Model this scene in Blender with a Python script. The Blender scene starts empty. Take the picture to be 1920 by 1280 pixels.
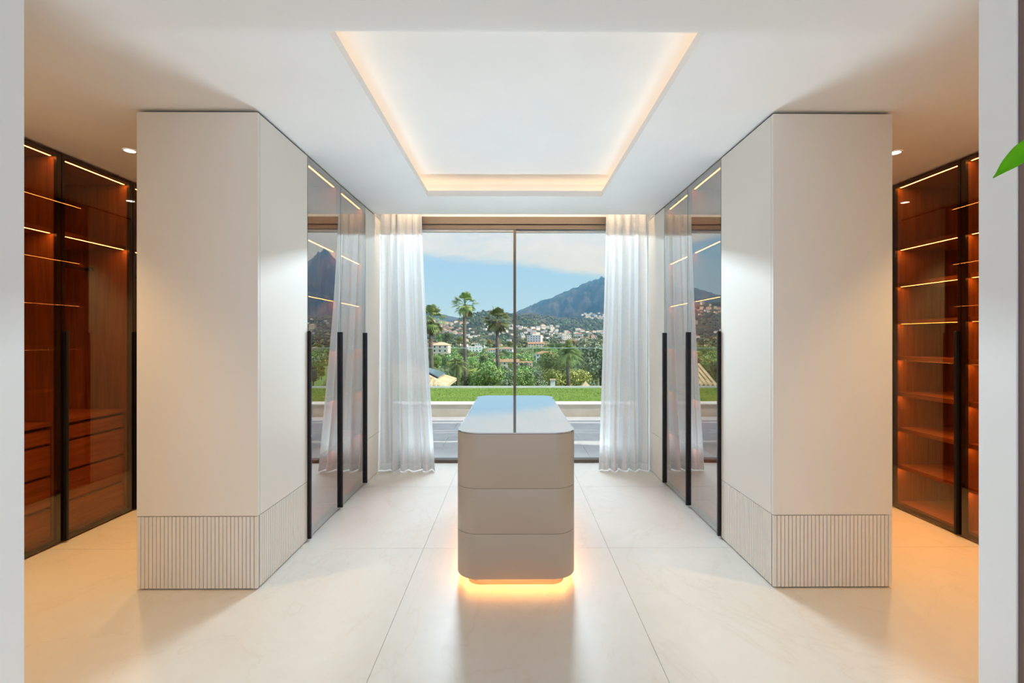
import bpy, bmesh, math, random
from mathutils import Vector, Matrix, noise as mnoise

random.seed(7)
S = bpy.context.scene
COL = S.collection
R = math.radians

# ------------------------------------------------------------------ camera
EYE = 1.39
cam = bpy.data.cameras.new('camera')
cam.lens = 16.0; cam.sensor_width = 36.0; cam.sensor_fit = 'HORIZONTAL'
cam.shift_x = -7 / 1920; cam.shift_y = -7 / 1920
cam.clip_start = 0.02; cam.clip_end = 30000
co = bpy.data.objects.new('camera', cam); COL.objects.link(co)
co.location = (0, 0, EYE); co.rotation_euler = (R(90), 0, -0.006)
S.camera = co

# ------------------------------------------------------------------ exposure
S.view_settings.view_transform = 'Standard'
S.view_settings.look = 'None'
S.view_settings.gamma = 1.0
S.view_settings.use_curve_mapping = False
S.view_settings.exposure = 0.06
S.cycles.max_bounces = 10
S.cycles.diffuse_bounces = 6
S.cycles.glossy_bounces = 5
S.cycles.transmission_bounces = 4
S.cycles.transparent_max_bounces = 16
S.cycles.use_denoising = True
S.cycles.sample_clamp_indirect = 6.0
S.cycles.caustics_reflective = False
S.cycles.caustics_refractive = False

# ------------------------------------------------------------------ node helpers
def nd(nt, t, **kw):
    n = nt.nodes.new(t)
    for k, v in kw.items():
        setattr(n, k, v)
    return n
def lk(nt, a, b): nt.links.new(a, b)
def math_n(nt, op, a, b=None, c=None):
    n = nd(nt, 'ShaderNodeMath', operation=op)
    for i, v in enumerate((a, b, c)):
        if v is None: continue
        if isinstance(v, (int, float)): n.inputs[i].default_value = v
        else: lk(nt, v, n.inputs[i])
    return n.outputs[0]
def ramp(nt, fac, stops):
    n = nd(nt, 'ShaderNodeValToRGB')
    cr = n.color_ramp
    while len(cr.elements) > 1: cr.elements.remove(cr.elements[0])
    cr.elements[0].position = stops[0][0]; cr.elements[0].color = (*stops[0][1], 1)
    for p, c in stops[1:]:
        e = cr.elements.new(p); e.color = (*c, 1)
    lk(nt, fac, n.inputs[0])
    return n.outputs[0]
def mixc(nt, fac, a, b, blend='MIX'):
    n = nd(nt, 'ShaderNodeMix', data_type='RGBA', blend_type=blend)
    for i, v in ((0, fac), (6, a), (7, b)):
        if isinstance(v, (int, float)): n.inputs[i].default_value = v
        elif isinstance(v, tuple): n.inputs[i].default_value = (*v, 1) if len(v) == 3 else v
        else: lk(nt, v, n.inputs[i])
    return n.outputs[2]

# ------------------------------------------------------------------ world: blue sky with a cloud sheet
W = bpy.data.worlds.new('sky'); S.world = W
W.use_nodes = True
nt = W.node_tree; nt.nodes.clear()
tc = nd(nt, 'ShaderNodeTexCoord')
sep = nd(nt, 'ShaderNodeSeparateXYZ'); lk(nt, tc.outputs['Generated'], sep.inputs[0])
X_, Y_, Z_ = sep.outputs
hor = math_n(nt, 'SQRT', math_n(nt, 'MAXIMUM', math_n(nt, 'SUBTRACT', 1.0, math_n(nt, 'MULTIPLY', Z_, Z_)), 1e-4))
el = math_n(nt, 'DIVIDE', Z_, hor)
az = math_n(nt, 'DIVIDE', X_, hor)
mp = nd(nt, 'ShaderNodeMapping'); mp.inputs['Scale'].default_value = (5, 5, 16)
mp.inputs['Rotation'].default_value = (0.15, 0.1, 0.3)
lk(nt, tc.outputs['Generated'], mp.inputs[0])
nz = nd(nt, 'ShaderNodeTexNoise'); nz.inputs['Scale'].default_value = 1.3
nz.inputs['Detail'].default_value = 7; nz.inputs['Roughness'].default_value = 0.6
lk(nt, mp.outputs[0], nz.inputs['Vector'])
nf = nz.outputs[0]
edge = math_n(nt, 'SUBTRACT', 0.150, math_n(nt, 'MULTIPLY', az, 0.11))
dlt = math_n(nt, 'ADD', math_n(nt, 'SUBTRACT', el, edge), math_n(nt, 'MULTIPLY', math_n(nt, 'SUBTRACT', nf, 0.5), 0.05))
mr = nd(nt, 'ShaderNodeMapRange', interpolation_type='SMOOTHSTEP')
mr.inputs[1].default_value = -0.004; mr.inputs[2].default_value = 0.022
lk(nt, dlt, mr.inputs[0])
thin = ramp(nt, nf, [(0.30, (0.72,) * 3), (0.5, (0.97,) * 3), (1.0, (1,) * 3)])
cm = math_n(nt, 'MULTIPLY', mr.outputs[0], thin)
blue = ramp(nt, math_n(nt, 'MULTIPLY', el, 1.0), [(0.0, (0.56, 0.88, 1.4)), (0.08, (0.42, 0.76, 1.5)), (0.16, (0.33, 0.63, 1.4)), (0.6, (0.20, 0.42, 0.74)), (1.0, (0.15, 0.36, 0.70))])
cloud = ramp(nt, nf, [(0.3, (0.68, 0.80, 1.0)), (0.5, (0.78, 0.86, 1.05)), (0.75, (0.90, 0.95, 1.10))])
skyc = mixc(nt, cm, blue, cloud)
bg = nd(nt, 'ShaderNodeBackground'); lk(nt, skyc, bg.inputs[0]); bg.inputs[1].default_value = 1.0
ow = nd(nt, 'ShaderNodeOutputWorld'); lk(nt, bg.outputs[0], ow.inputs[0])

# ------------------------------------------------------------------ sun and large lamps
def lamp(name, kind, loc, energy, color=(1, 1, 1), **kw):
    L = bpy.data.lights.new(name, kind); L.energy = energy; L.color = color
    rot = kw.pop('rot', None); aim = kw.pop('aim', None)
    for k, v in kw.items(): setattr(L, k, v)
    o = bpy.data.objects.new(name, L); COL.objects.link(o); o.location = loc
    if aim is not None:
        o.rotation_euler = (Vector(aim) - Vector(loc)).to_track_quat('-Z', 'Y').to_euler()
    if rot is not None: o.rotation_euler = rot
    return o
SUN_E, SUN_A = R(38), R(12)
sd = Vector((math.cos(SUN_E) * math.cos(SUN_A), -math.cos(SUN_E) * math.sin(SUN_A), math.sin(SUN_E)))
lamp('sun', 'SUN', (40, 0, 60), 4.6, (1.0, 0.94, 0.85), angle=R(0.6), rot=(-sd).to_track_quat('-Z', 'Y').to_euler())
# added unseen fill outside, boosts the daylight coming in under the window head
lamp('added_window_fill', 'AREA', (0, 6.62, 3.035), 155, (0.74, 0.88, 1.0), shape='RECTANGLE', size=2.0, size_y=0.09, aim=(0, 2.2, 1.9), spread=R(120))
# extra fill added out of view below the sill, brightens the ceiling
lamp('added_ceiling_fill', 'AREA', (0.03, 5.20, -0.02), 155, (0.74, 0.88, 1.0), shape='RECTANGLE', size=1.7, size_y=0.08, aim=(0.03, 2.2, 1.6), spread=R(120))
# daylight of the bedroom behind the doorway
lamp('bedroom_window_light', 'AREA', (0, -3.3, 1.5), 36, (1.0, 0.91, 0.78), shape='RECTANGLE', size=4.6, size_y=2.2, aim=(0, 3, 1.5))

# ------------------------------------------------------------------ materials
def mat(name, color, rough=0.5, metal=0.0, spec=0.5, coat=0.0):
    m = bpy.data.materials.new(name); m.use_nodes = True
    b = m.node_tree.nodes['Principled BSDF']
    b.inputs['Base Color'].default_value = (*color, 1)
    b.inputs['Roughness'].default_value = rough
    b.inputs['Metallic'].default_value = metal
    b.inputs['Specular IOR Level'].default_value = spec
    b.inputs['Coat Weight'].default_value = coat
    return m
def bsdf(m): return m.node_tree.nodes['Principled BSDF']
def pos(nt): return nd(nt, 'ShaderNodeNewGeometry').outputs['Position']
def noise_n(nt, vec, scale, detail=4, rough=0.55, stretch=None, dist=0.0):
    if stretch is not None:
        m = nd(nt, 'ShaderNodeMapping'); m.inputs['Scale'].default_value = stretch
        lk(nt, vec, m.inputs[0]); vec = m.outputs[0]
    n = nd(nt, 'ShaderNodeTexNoise'); n.inputs['Scale'].default_value = scale
    n.inputs['Detail'].default_value = detail; n.inputs['Roughness'].default_value = rough
    n.inputs['Distortion'].default_value = dist
    lk(nt, vec, n.inputs['Vector'])
    return n.outputs[0]
def varied(name, c0, c1, scale, rough=0.6, detail=4, stretch=None, bump=0.0, mid=(0.35, 0.65), spec=0.5, bdist=0.01):
    m = mat(name, c0, rough, spec=spec); nt = m.node_tree
    f = noise_n(nt, pos(nt), scale, detail, stretch=stretch)
    lk(nt, ramp(nt, f, [(mid[0], c0), (mid[1], c1)]), bsdf(m).inputs['Base Color'])
    if bump:
        b = nd(nt, 'ShaderNodeBump'); b.inputs['Strength'].default_value = bump; b.inputs['Distance'].default_value = bdist
        lk(nt, f, b.inputs['Height']); lk(nt, b.outputs[0], bsdf(m).inputs['Normal'])
    return m
def emit(name, color, strength):
    m = bpy.data.materials.new(name); m.use_nodes = True; nt = m.node_tree; nt.nodes.clear()
    e = nd(nt, 'ShaderNodeEmission'); e.inputs[0].default_value = (*color, 1); e.inputs[1].default_value = strength
    o = nd(nt, 'ShaderNodeOutputMaterial'); lk(nt, e.outputs[0], o.inputs[0])
    return m
def glassy(name, tint, refl, gloss_col=(1, 1, 1), rough=0.0, fres=None):
    """thin sheet: a mirror-like coat over tinted transparent glass"""
    m = bpy.data.materials.new(name); m.use_nodes = True; nt = m.node_tree; nt.nodes.clear()
    t = nd(nt, 'ShaderNodeBsdfTransparent'); t.inputs[0].default_value = (*tint, 1)
    g = nd(nt, 'ShaderNodeBsdfGlossy'); g.inputs[0].default_value = (*gloss_col, 1); g.inputs['Roughness'].default_value = rough
    mx = nd(nt, 'ShaderNodeMixShader')
    ge = nd(nt, 'ShaderNodeNewGeometry')
    f = nd(nt, 'ShaderNodeFresnel'); f.inputs[0].default_value = fres
    fac = math_n(nt, 'MINIMUM', math_n(nt, 'ADD', f.outputs[0], refl), 1.0)
    # only the outer face of the sheet carries the reflection
    lk(nt, math_n(nt, 'MULTIPLY', fac, math_n(nt, 'SUBTRACT', 1.0, ge.outputs['Backfacing'])), mx.inputs[0])
    lk(nt, t.outputs[0], mx.inputs[1]); lk(nt, g.outputs[0], mx.inputs[2])
    o = nd(nt, 'ShaderNodeOutputMaterial'); lk(nt, mx.outputs[0], o.inputs[0])
    return m
def wood(name, dark, light, axis='Z', rough=0.45):
    m = mat(name, light, rough); nt = m.node_tree
    oi = nd(nt, 'ShaderNodeObjectInfo')
    p = nd(nt, 'ShaderNodeVectorMath', operation='ADD')
    lk(nt, pos(nt), p.inputs[0]); 
    r = nd(nt, 'ShaderNodeVectorMath', operation='SCALE'); r.inputs[0].default_value = (7, 7, 7); lk(nt, oi.outputs['Random'], r.inputs['Scale'])
    lk(nt, r.outputs[0], p.inputs[1])
    st = {'Z': (1, 1, 0.06), 'Y': (1, 0.06, 1)}[axis]
    f = noise_n(nt, p.outputs[0], 38, 6, 0.65, st, 0.6)
    f2 = noise_n(nt, p.outputs[0], 7, 3, 0.5, st, 1.2)
    c = ramp(nt, f, [(0.3, dark), (0.62, light)])
    c = mixc(nt, math_n(nt, 'MULTIPLY', f2, 0.5), c, dark)
    lk(nt, c, bsdf(m).inputs['Base Color'])
    b = nd(nt, 'ShaderNodeBump'); b.inputs['Strength'].default_value = 0.15; b.inputs['Distance'].default_value = 0.001
    lk(nt, f, b.inputs['Height']); lk(nt, b.outputs[0], bsdf(m).inputs['Normal'])
    return m

M = {}
M['paint'] = varied('white_paint', (0.87, 0.87, 0.86), (0.89, 0.89, 0.88), 3, 0.7)
M['lacquer'] = varied('cream_lacquer', (0.76, 0.72, 0.655), (0.77, 0.73, 0.665), 2, 0.58, spec=0.35)
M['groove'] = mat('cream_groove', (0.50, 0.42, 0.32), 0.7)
M['taupe'] = varied('taupe_lacquer', (0.46, 0.38, 0.295), (0.47, 0.39, 0.305), 2, 0.4)
M['dark'] = mat('dark_gap', (0.02, 0.018, 0.016), 0.6)
M['black_metal'] = mat('black_anodised_metal', (0.012, 0.012, 0.014), 0.35, 0.3)
M['bronze_metal'] = mat('bronze_window_metal', (0.11, 0.085, 0.065), 0.5, 0.2)
M['woodv'] = wood('oak_vertical', (0.20, 0.075, 0.022), (0.42, 0.175, 0.058), 'Z')
M['woodh'] = wood('oak_horizontal', (0.22, 0.085, 0.026), (0.44, 0.185, 0.062), 'Y')
M['mauve_wood'] = wood('mauve_oak_cladding', (0.16, 0.10, 0.09), (0.22, 0.15, 0.135), 'Z')
M['glass_inner'] = glassy('bronze_mirror_glass', (0.80, 0.63, 0.47), 0.42, (0.93, 0.92, 0.88), 0.0, 1.35)
M['glass_outer'] = glassy('bronze_clear_glass', (0.88, 0.71, 0.52), 0.05, (1, 1, 1), 0.0, 1.5)
M['glass_window'] = glassy('window_glass', (0.97, 0.985, 0.98), 0.0, (1, 1, 1), 0.0, 1.15)
M['glass_balus'] = glassy('balustrade_glass', (0.90, 0.96, 0.93), 0.0, (1, 1, 1), 0.0, 1.25)
M['glass_edge'] = mat('glass_edge', (0.55, 0.70, 0.66), 0.2)
M['top_glass'] = mat('polished_top_glass', (0.55, 0.58, 0.62), 0.015, 0.75, coat=1.0)
M['led_warm'] = emit('led_orange', (1.0, 0.43, 0.12), 42)
M['led_cove'] = emit('led_cove', (1.0, 0.68, 0.43), 5.8)
M['led_curtain'] = emit('led_curtain', (1.0, 0.72, 0.46), 60.0)
M['led_plinth'] = emit('led_plinth', (1.0, 0.43, 0.12), 40)
M['spot_face'] = emit('downlight_face', (1.0, 0.86, 0.66), 14)
M['white_metal'] = mat('white_metal', (0.8, 0.8, 0.78), 0.4)
M['grout'] = mat('tile_grout', (0.55, 0.50, 0.42), 0.85)

# stone tiles
m = mat('cream_limestone', (0.72, 0.66, 0.56), 0.2, spec=0.32); nt = m.node_tree; P = pos(nt)
a = noise_n(nt, P, 1.1, 6, 0.6, None, 0.8); b_ = noise_n(nt, P, 14, 5, 0.7)
c = ramp(nt, a, [(0.3, (0.715, 0.68, 0.61)), (0.55, (0.745, 0.715, 0.65)), (0.75, (0.76, 0.735, 0.675))])
v = nd(nt, 'ShaderNodeMath', operation='ABSOLUTE')
vn = noise_n(nt, P, 1.2, 5, 0.55, (1.0, 0.6, 1), 1.2)
lk(nt, math_n(nt, 'SUBTRACT', vn, 0.5), v.inputs[0])
vein = ramp(nt, v.outputs[0], [(0.0, (0.17,) * 3), (0.006, (0.05,) * 3), (0.025, (0,) * 3)])
c = mixc(nt, vein, c, (0.52, 0.43, 0.31))
c = mixc(nt, ramp(nt, b_, [(0.30, (0.16,) * 3), (0.6, (0,) * 3)]), c, (0.62, 0.55, 0.45))
lk(nt, c, bsdf(m).inputs['Base Color'])
lk(nt, math_n(nt, 'ADD', 0.27, math_n(nt, 'MULTIPLY', b_, 0.14)), bsdf(m).inputs['Roughness'])
M['stone'] = m

# sheer linen
m = bpy.data.materials.new('sheer_linen'); m.use_nodes = True; nt = m.node_tree; nt.nodes.clear()
tcn = nd(nt, 'ShaderNodeTexCoord')
wv = noise_n(nt, tcn.outputs['Object'], 60, 3, 0.6, (6, 6, 0.4)); wh = noise_n(nt, tcn.outputs['Object'], 60, 3, 0.6, (0.4, 0.4, 6))
wf = math_n(nt, 'MULTIPLY', math_n(nt, 'ADD', wv, wh), 0.5)
d = nd(nt, 'ShaderNodeBsdfDiffuse'); d.inputs[0].default_value = (0.93, 0.93, 0.92, 1)
t = nd(nt, 'ShaderNodeBsdfTranslucent'); t.inputs[0].default_value = (0.50, 0.515, 0.515, 1)
tr = nd(nt, 'ShaderNodeBsdfTransparent')
m1 = nd(nt, 'ShaderNodeMixShader'); m1.inputs[0].default_value = 0.30
lk(nt, d.outputs[0], m1.inputs[1]); lk(nt, t.outputs[0], m1.inputs[2])
m2 = nd(nt, 'ShaderNodeMixShader')
lk(nt, ramp(nt, wf, [(0.38, (0.05,) * 3), (0.62, (0.15,) * 3)]), m2.inputs[0])
lk(nt, m1.outputs[0], m2.inputs[1]); lk(nt, tr.outputs[0], m2.inputs[2])
o = nd(nt, 'ShaderNodeOutputMaterial'); lk(nt, m2.outputs[0], o.inputs[0])
M['linen'] = m
m = bpy.data.materials.new('linen_hem'); m.use_nodes = True; nt = m.node_tree; nt.nodes.clear()
d = nd(nt, 'ShaderNodeBsdfDiffuse'); d.inputs[0].default_value = (0.88, 0.88, 0.87, 1)
t = nd(nt, 'ShaderNodeBsdfTranslucent'); t.inputs[0].default_value = (0.88, 0.9, 0.9, 1)
m1 = nd(nt, 'ShaderNodeMixShader'); m1.inputs[0].default_value = 0.35
lk(nt, d.outputs[0], m1.inputs[1]); lk(nt, t.outputs[0], m1.inputs[2])
o = nd(nt, 'ShaderNodeOutputMaterial'); lk(nt, m1.outputs[0], o.inputs[0])
M['hem'] = m

# outdoors
M['paving'] = varied('terrace_paving', (0.50, 0.49, 0.47), (0.56, 0.55, 0.53), 3, 0.6)
M['render_wall'] = varied('terrace_wall_render', (0.52, 0.46, 0.37), (0.58, 0.52, 0.43), 5, 0.8)
M['cap'] = mat('white_stone_cap', (0.82, 0.78, 0.70), 0.6)
M['pergola'] = mat('grey_aluminium', (0.30, 0.33, 0.36), 0.45, 0.2)
M['lawn'] = varied('lawn_ground', (0.12, 0.22, 0.025), (0.24, 0.36, 0.06), 6, 0.9, 6, (1, 2.5, 1))
M['grass'] = varied('grass_blades', (0.12, 0.24, 0.02), (0.30, 0.42, 0.07), 2.2, 0.8, 6, (0.6, 3.5, 1))
M['terrain'] = varied('valley_ground', (0.07, 0.12, 0.035), (0.24, 0.24, 0.11), 0.02, 0.95, 8)
M['fairway'] = varied('fairway_grass', (0.17, 0.30, 0.06), (0.25, 0.36, 0.09), 0.05, 0.95)
M['hill'] = varied('wooded_hill', (0.03, 0.055, 0.02), (0.12, 0.14, 0.06), 0.012, 0.95, 9, None, 0.8, (0.38, 0.64), 0.2, 6)
M['hill_far'] = varied('scrub_hill', (0.035, 0.06, 0.025), (0.14, 0.145, 0.08), 0.008, 0.95, 9, None, 0.8, (0.38, 0.64), 0.2, 8)
M['rock'] = varied('mountain_rock', (0.008, 0.014, 0.014), (0.10, 0.09, 0.08), 0.005, 0.95, 10, (1, 1, 0.6), 0.9, (0.40, 0.66), 0.2, 40)
def leafm(name, c0, c1):
    m = mat(name, c0, 0.6); nt = m.node_tree
    oi = nd(nt, 'ShaderNodeObjectInfo')
    f = noise_n(nt, pos(nt), 0.9, 3)
    c = ramp(nt, f, [(0.35, c0), (0.65, c1)])
    h = nd(nt, 'ShaderNodeHueSaturation')
    lk(nt, math_n(nt, 'ADD', 0.465, math_n(nt, 'MULTIPLY', oi.outputs['Random'], 0.06)), h.inputs['Hue'])
    lk(nt, math_n(nt, 'ADD', 0.75, math_n(nt, 'MULTIPLY', oi.outputs['Random'], 0.6)), h.inputs['Value'])
    lk(nt, c, h.inputs['Color']); lk(nt, h.outputs[0], bsdf(m).inputs['Base Color'])
    return m
M['leaf_dark'] = leafm('dark_leaves', (0.07, 0.13, 0.045), (0.17, 0.26, 0.09))
M['leaf_mid'] = leafm('green_leaves', (0.14, 0.24, 0.05), (0.33, 0.44, 0.12))
M['leaf_yellow'] = leafm('yellow_leaves', (0.28, 0.30, 0.06), (0.52, 0.48, 0.14))
M['leaf_grey'] = leafm('olive_leaves', (0.18, 0.24, 0.14), (0.36, 0.42, 0.26))
M['palm'] = leafm('palm_leaves', (0.12, 0.20, 0.04), (0.32, 0.40, 0.12))
M['far_leaf'] = varied('far_woodland', (0.025, 0.05, 0.018), (0.07, 0.10, 0.04), 0.03, 0.9, 4)
M['far_olive'] = varied('far_scrub', (0.06, 0.08, 0.035), (0.13, 0.14, 0.07), 0.03, 0.9, 4)
M['palm_dry'] = mat('dry_palm_leaves', (0.34, 0.27, 0.12), 0.8)
M['bark'] = varied('bark', (0.12, 0.09, 0.07), (0.22, 0.17, 0.13), 2, 0.9)
M['house_white'] = mat('white_render', (0.88, 0.87, 0.84), 0.8)
M['house_cream'] = mat('cream_render', (0.80, 0.70, 0.56), 0.8)
M['house_pink'] = mat('pink_render', (0.74, 0.54, 0.42), 0.8)
M['terracotta'] = varied('terracotta', (0.40, 0.20, 0.11), (0.55, 0.33, 0.19), 0.6, 0.8)
M['sand_tile'] = varied('sand_roof_tile', (0.66, 0.45, 0.25), (0.80, 0.62, 0.40), 1.5, 0.8)
M['window_dark'] = mat('dark_panes', (0.05, 0.06, 0.08), 0.15)
M['solar'] = mat('solar_glass', (0.22, 0.28, 0.36), 0.12, 0.2)
M['leaf_plant'] = varied('plant_leaf', (0.085, 0.36, 0.002), (0.13, 0.46, 0.004), 9, 0.6, spec=0.15)
M['pot'] = mat('plant_pot', (0.32, 0.27, 0.23), 0.7)

# ------------------------------------------------------------------ mesh helpers
ORIG = {}
def tag(o, label=None, cat=None, group=None, kind=None):
    if label: o['label'] = label
    if cat: o['category'] = cat
    if group: o['group'] = group
    if kind: o['kind'] = kind
    return o
def thing(name, label, cat, loc=(0, 0, 0), group=None):
    o = bpy.data.objects.new(name, None); COL.objects.link(o)
    o.location = loc; o.empty_display_size = 0.1
    return tag(o, label, cat, group)
def wloc(o):
    v = Vector((0, 0, 0))
    while o is not None:
        v = v + Vector(o.location); o = o.parent
    return v
class MB:
    def __init__(s): s.v = []; s.f = []; s.m = []; s.sm = []
    def box(s, x0, x1, y0, y1, z0, z1, mi=0):
        if x0 > x1: x0, x1 = x1, x0
        if y0 > y1: y0, y1 = y1, y0
        n = len(s.v)
        s.v += [(x0, y0, z0), (x1, y0, z0), (x1, y1, z0), (x0, y1, z0), (x0, y0, z1), (x1, y0, z1), (x1, y1, z1), (x0, y1, z1)]
        for q in ((3, 2, 1, 0), (4, 5, 6, 7), (0, 1, 5, 4), (1, 2, 6, 5), (2, 3, 7, 6), (3, 0, 4, 7)):
            s.f.append(tuple(n + i for i in q)); s.m.append(mi); s.sm.append(False)
        return s
    def poly(s, pts, mi=0, smooth=False):
        n = len(s.v); s.v += [tuple(p) for p in pts]
        s.f.append(tuple(range(n, n + len(pts)))); s.m.append(mi); s.sm.append(smooth)
        return s
    def prism(s, pts2, z0, z1, mi=0, smooth=True):
        n = len(s.v); k = len(pts2)
        s.v += [(x, y, z0) for x, y in pts2] + [(x, y, z1) for x, y in pts2]
        s.f.append(tuple(reversed(range(n, n + k)))); s.f.append(tuple(range(n + k, n + 2 * k))); s.m += [mi, mi]; s.sm += [False, False]
        for i in range(k):
            j = (i + 1) % k
            s.f.append((n + i, n + j, n + k + j, n + k + i)); s.m.append(mi); s.sm.append(smooth)
        return s
    def tube(s, pts, rads, seg=8, mi=0, cap=True):
        rings = []
        for i, p in enumerate(pts):
            p = Vector(p)
            a = Vector(pts[max(i - 1, 0)]); b = Vector(pts[min(i + 1, len(pts) - 1)])
            t = (b - a).normalized()
            u = t.orthogonal().normalized() if i == 0 else (u - t * u.dot(t)).normalized()
            w = t.cross(u)
            n = len(s.v)
            for k in range(seg):
                an = 2 * math.pi * k / seg
                s.v.append(tuple(p + (u * math.cos(an) + w * math.sin(an)) * rads[i]))
            rings.append(n)
        for a, b in zip(rings, rings[1:]):
            for k in range(seg):
                j = (k + 1) % seg
                s.f.append((a + k, a + j, b + j, b + k)); s.m.append(mi); s.sm.append(True)
        if cap:
            s.f.append(tuple(reversed(range(rings[0], rings[0] + seg)))); s.m.append(mi); s.sm.append(False)
            s.f.append(tuple(range(rings[-1], rings[-1] + seg))); s.m.append(mi); s.sm.append(False)
        return s
    def mesh(s, name, mats, origin=(0, 0, 0)):
        me = bpy.data.meshes.new(name)
        ox, oy, oz = origin
        me.from_pydata([(x - ox, y - oy, z - oz) for x, y, z in s.v], [], s.f)
        if not isinstance(mats, (list, tuple)): mats = [mats]
        for q in mats: me.materials.append(q)
        me.polygons.foreach_set('material_index', s.m)
        me.polygons.foreach_set('use_smooth', s.sm)
        me.update()
        return me
    def build(s, name, mats, parent=None, origin=None, bevel=0.0, seg=2):
        """vertices are given in world space"""
        if origin is None: origin = wloc(parent) if parent else (0, 0, 0)
        o = bpy.data.objects.new(name, s.mesh(name, mats, origin)); COL.objects.link(o)
        if parent: o.parent = parent
        else: o.location = origin
        if bevel:
            b = o.modifiers.new('bevel', 'BEVEL'); b.width = bevel; b.segments = seg; b.limit_method = 'ANGLE'
        return o
def B(*a): return MB().box(*a)
def inst(name, me, loc, parent=None, rz=0, sc=None):
    o = bpy.data.objects.new(name, me); COL.objects.link(o)
    if parent: o.parent = parent
    o.location = loc
    if rz: o.rotation_euler = (0, 0, rz)
    if sc is not None: o.scale = sc if isinstance(sc, (tuple, list)) else (sc, sc, sc)
    return o
def copy_tree(o, parent=None):
    c = o.copy(); COL.objects.link(c); c.parent = parent
    for ch in list(o.children): copy_tree(ch, c)
    return c
def struct(o, label=None):
    o['kind'] = 'structure'
    if label: o['label'] = label
    return o

# ------------------------------------------------------------------ key dimensions
H = 2.65
XL, XR = -1.406, 1.444          # faces of the inner blocks
XLO, XRO = -2.07, 2.108         # corridor faces of the blocks
XWL, XWR = -3.05, 3.123         # glass of the outer wardrobes
Y0 = 2.516                      # front of the blocks
YW = 5.06                       # window wall
DW0, DW1 = 1.432, 1.55          # doorway wall

# ------------------------------------------------------------------ floor with tiles
fl = struct(B(-4.3, 4.35, -3.5, 5.30, -0.25, -0.004).build('floor', M['grout']))
xj = [-4.25, -3.10, -0.59, 0.63, 3.17, 4.29]
yj = [3.01 + 1.24 * k for k in range(-5, 2)] + [5.058]
tile_me = {}
for i in range(len(xj) - 1):
    for j in range(len(yj) - 1):
        w = xj[i + 1] - xj[i] - 0.0022; d = yj[j + 1] - yj[j] - 0.0022
        key = (round(w, 3), round(d, 3))
        if key not in tile_me: tile_me[key] = B(-w / 2, w / 2, -d / 2, d / 2, -0.004, 0).mesh('tile', M['stone'])
        inst('tile', tile_me[key], ((xj[i] + xj[i + 1]) / 2, (yj[j] + yj[j + 1]) / 2, 0), fl)

# ------------------------------------------------------------------ walls
struct(B(-3.85, -3.70, -3.5, 5.30, -0.25, 3.1).build('wall_left', M['paint']))
struct(B(3.77, 3.92, -3.5, 5.30, -0.25, 3.1).build('wall_right', M['paint']))
wf = struct(MB().box(-3.70, XL, YW, 5.25, -0.25, 3.1).box(XR, 3.77, YW, 5.25, -0.25, 3.1).box(XL, XR, YW, 5.25, 2.735, 3.1).build('wall_front', M['paint']))
wd = struct(MB().box(-3.70, -1.653, DW0, DW1, 0, H).box(1.595, 3.77, DW0, DW1, 0, H).build('wall_doorway', M['paint'], bevel=0.002))
struct(MB().box(-3.70, -1.672, DW0 - 0.03, DW0 - 0.001, 0, H).build('trim_1', M['paint']))
struct(MB().box(1.600, 3.77, DW0 - 0.05, DW0 - 0.001, 0, H).build('trim_2', M['mauve_wood']), 'mauve brown wood cladding on the bedroom side of the doorway')
wb = MB().box(-3.70, -2.4, -3.5, -3.36, 0, H).box(2.4, 3.77, -3.5, -3.36, 0, H).box(-2.4, 2.4, -3.5, -3.36, 0, 0.3).box(-2.4, 2.4, -3.5, -3.36, 2.62, H)
struct(wb.build('wall_back', M['paint']))
# ceiling with the coffer hole
CX0, CX1, CY0, CY1 = -0.761, 0.793, 1.875, 4.056
cb = MB()
for (a, b, c_, d) in ((-3.70, CX0, -3.5, 4.65), (CX1, 3.77, -3.5, 4.65), (CX0, CX1, -3.5, CY0), (CX0, CX1, CY1, 4.65)):
    cb.box(a, b, c_, d, H, H + 0.05)
e = 0.20
for (a, b, c_, d) in ((-3.70, CX0 - e, -3.5, 4.65), (CX1 + e, 3.77, -3.5, 4.65), (CX0 - e, CX1 + e, -3.5, CY0 - e), (CX0 - e, CX1 + e, CY1 + e, 4.65)):
    cb.box(a, b, c_, d, H + 0.0501, 3.0)
cb.box(CX0 - e, CX1 + e, CY0 - e, CY1 + e, 2.82, 3.0)
cb.box(-3.70, 3.77, 4.6501, YW, 2.87, 3.0)
cb.box(-3.70, XL - 0.06, 4.6501, YW, H, 2.87); cb.box(XR + 0.06, 3.77, 4.6501, YW, H, 2.87)
ceil = struct(cb.build('ceiling', M['paint']))
# cove strips (lie on the ledge of the coffer, shine up)
cl = thing('cove_light', 'warm light strip hidden around the ceiling coffer ledge', 'light', ((CX0 + CX1) / 2, (CY0 + CY1) / 2, H + 0.05))
zc = H + 0.052
q = 0.13
for (a, b, c_, d) in ((CX0 - q - .012, CX0 - q, CY0 - q, CY1 + q), (CX1 + q, CX1 + q + .012, CY0 - q, CY1 + q), (CX0 - q, CX1 + q, CY0 - q - .012, CY0 - q), (CX0 - q, CX1 + q, CY1 + q, CY1 + q + .012)):
    B(a, b, c_, d, zc, zc + 0.008).build('led_strip', M['led_cove'], cl)
cl2 = thing('curtain_cove_light', 'warm light strip in the curtain slot above the window', 'light', (0, 4.674, 2.86))
B(XL + 0.05, XR - 0.05, 4.668, 4.680, 2.858, 2.868).build('led_strip', M['led_curtain'], cl2)
tr = tag(B(XL + 0.01, XR - 0.01, 4.85, 4.88, 2.845, 2.869).build('curtain_track', M['white_metal']), 'white curtain track in the slot above the window', 'curtain track')

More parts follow.
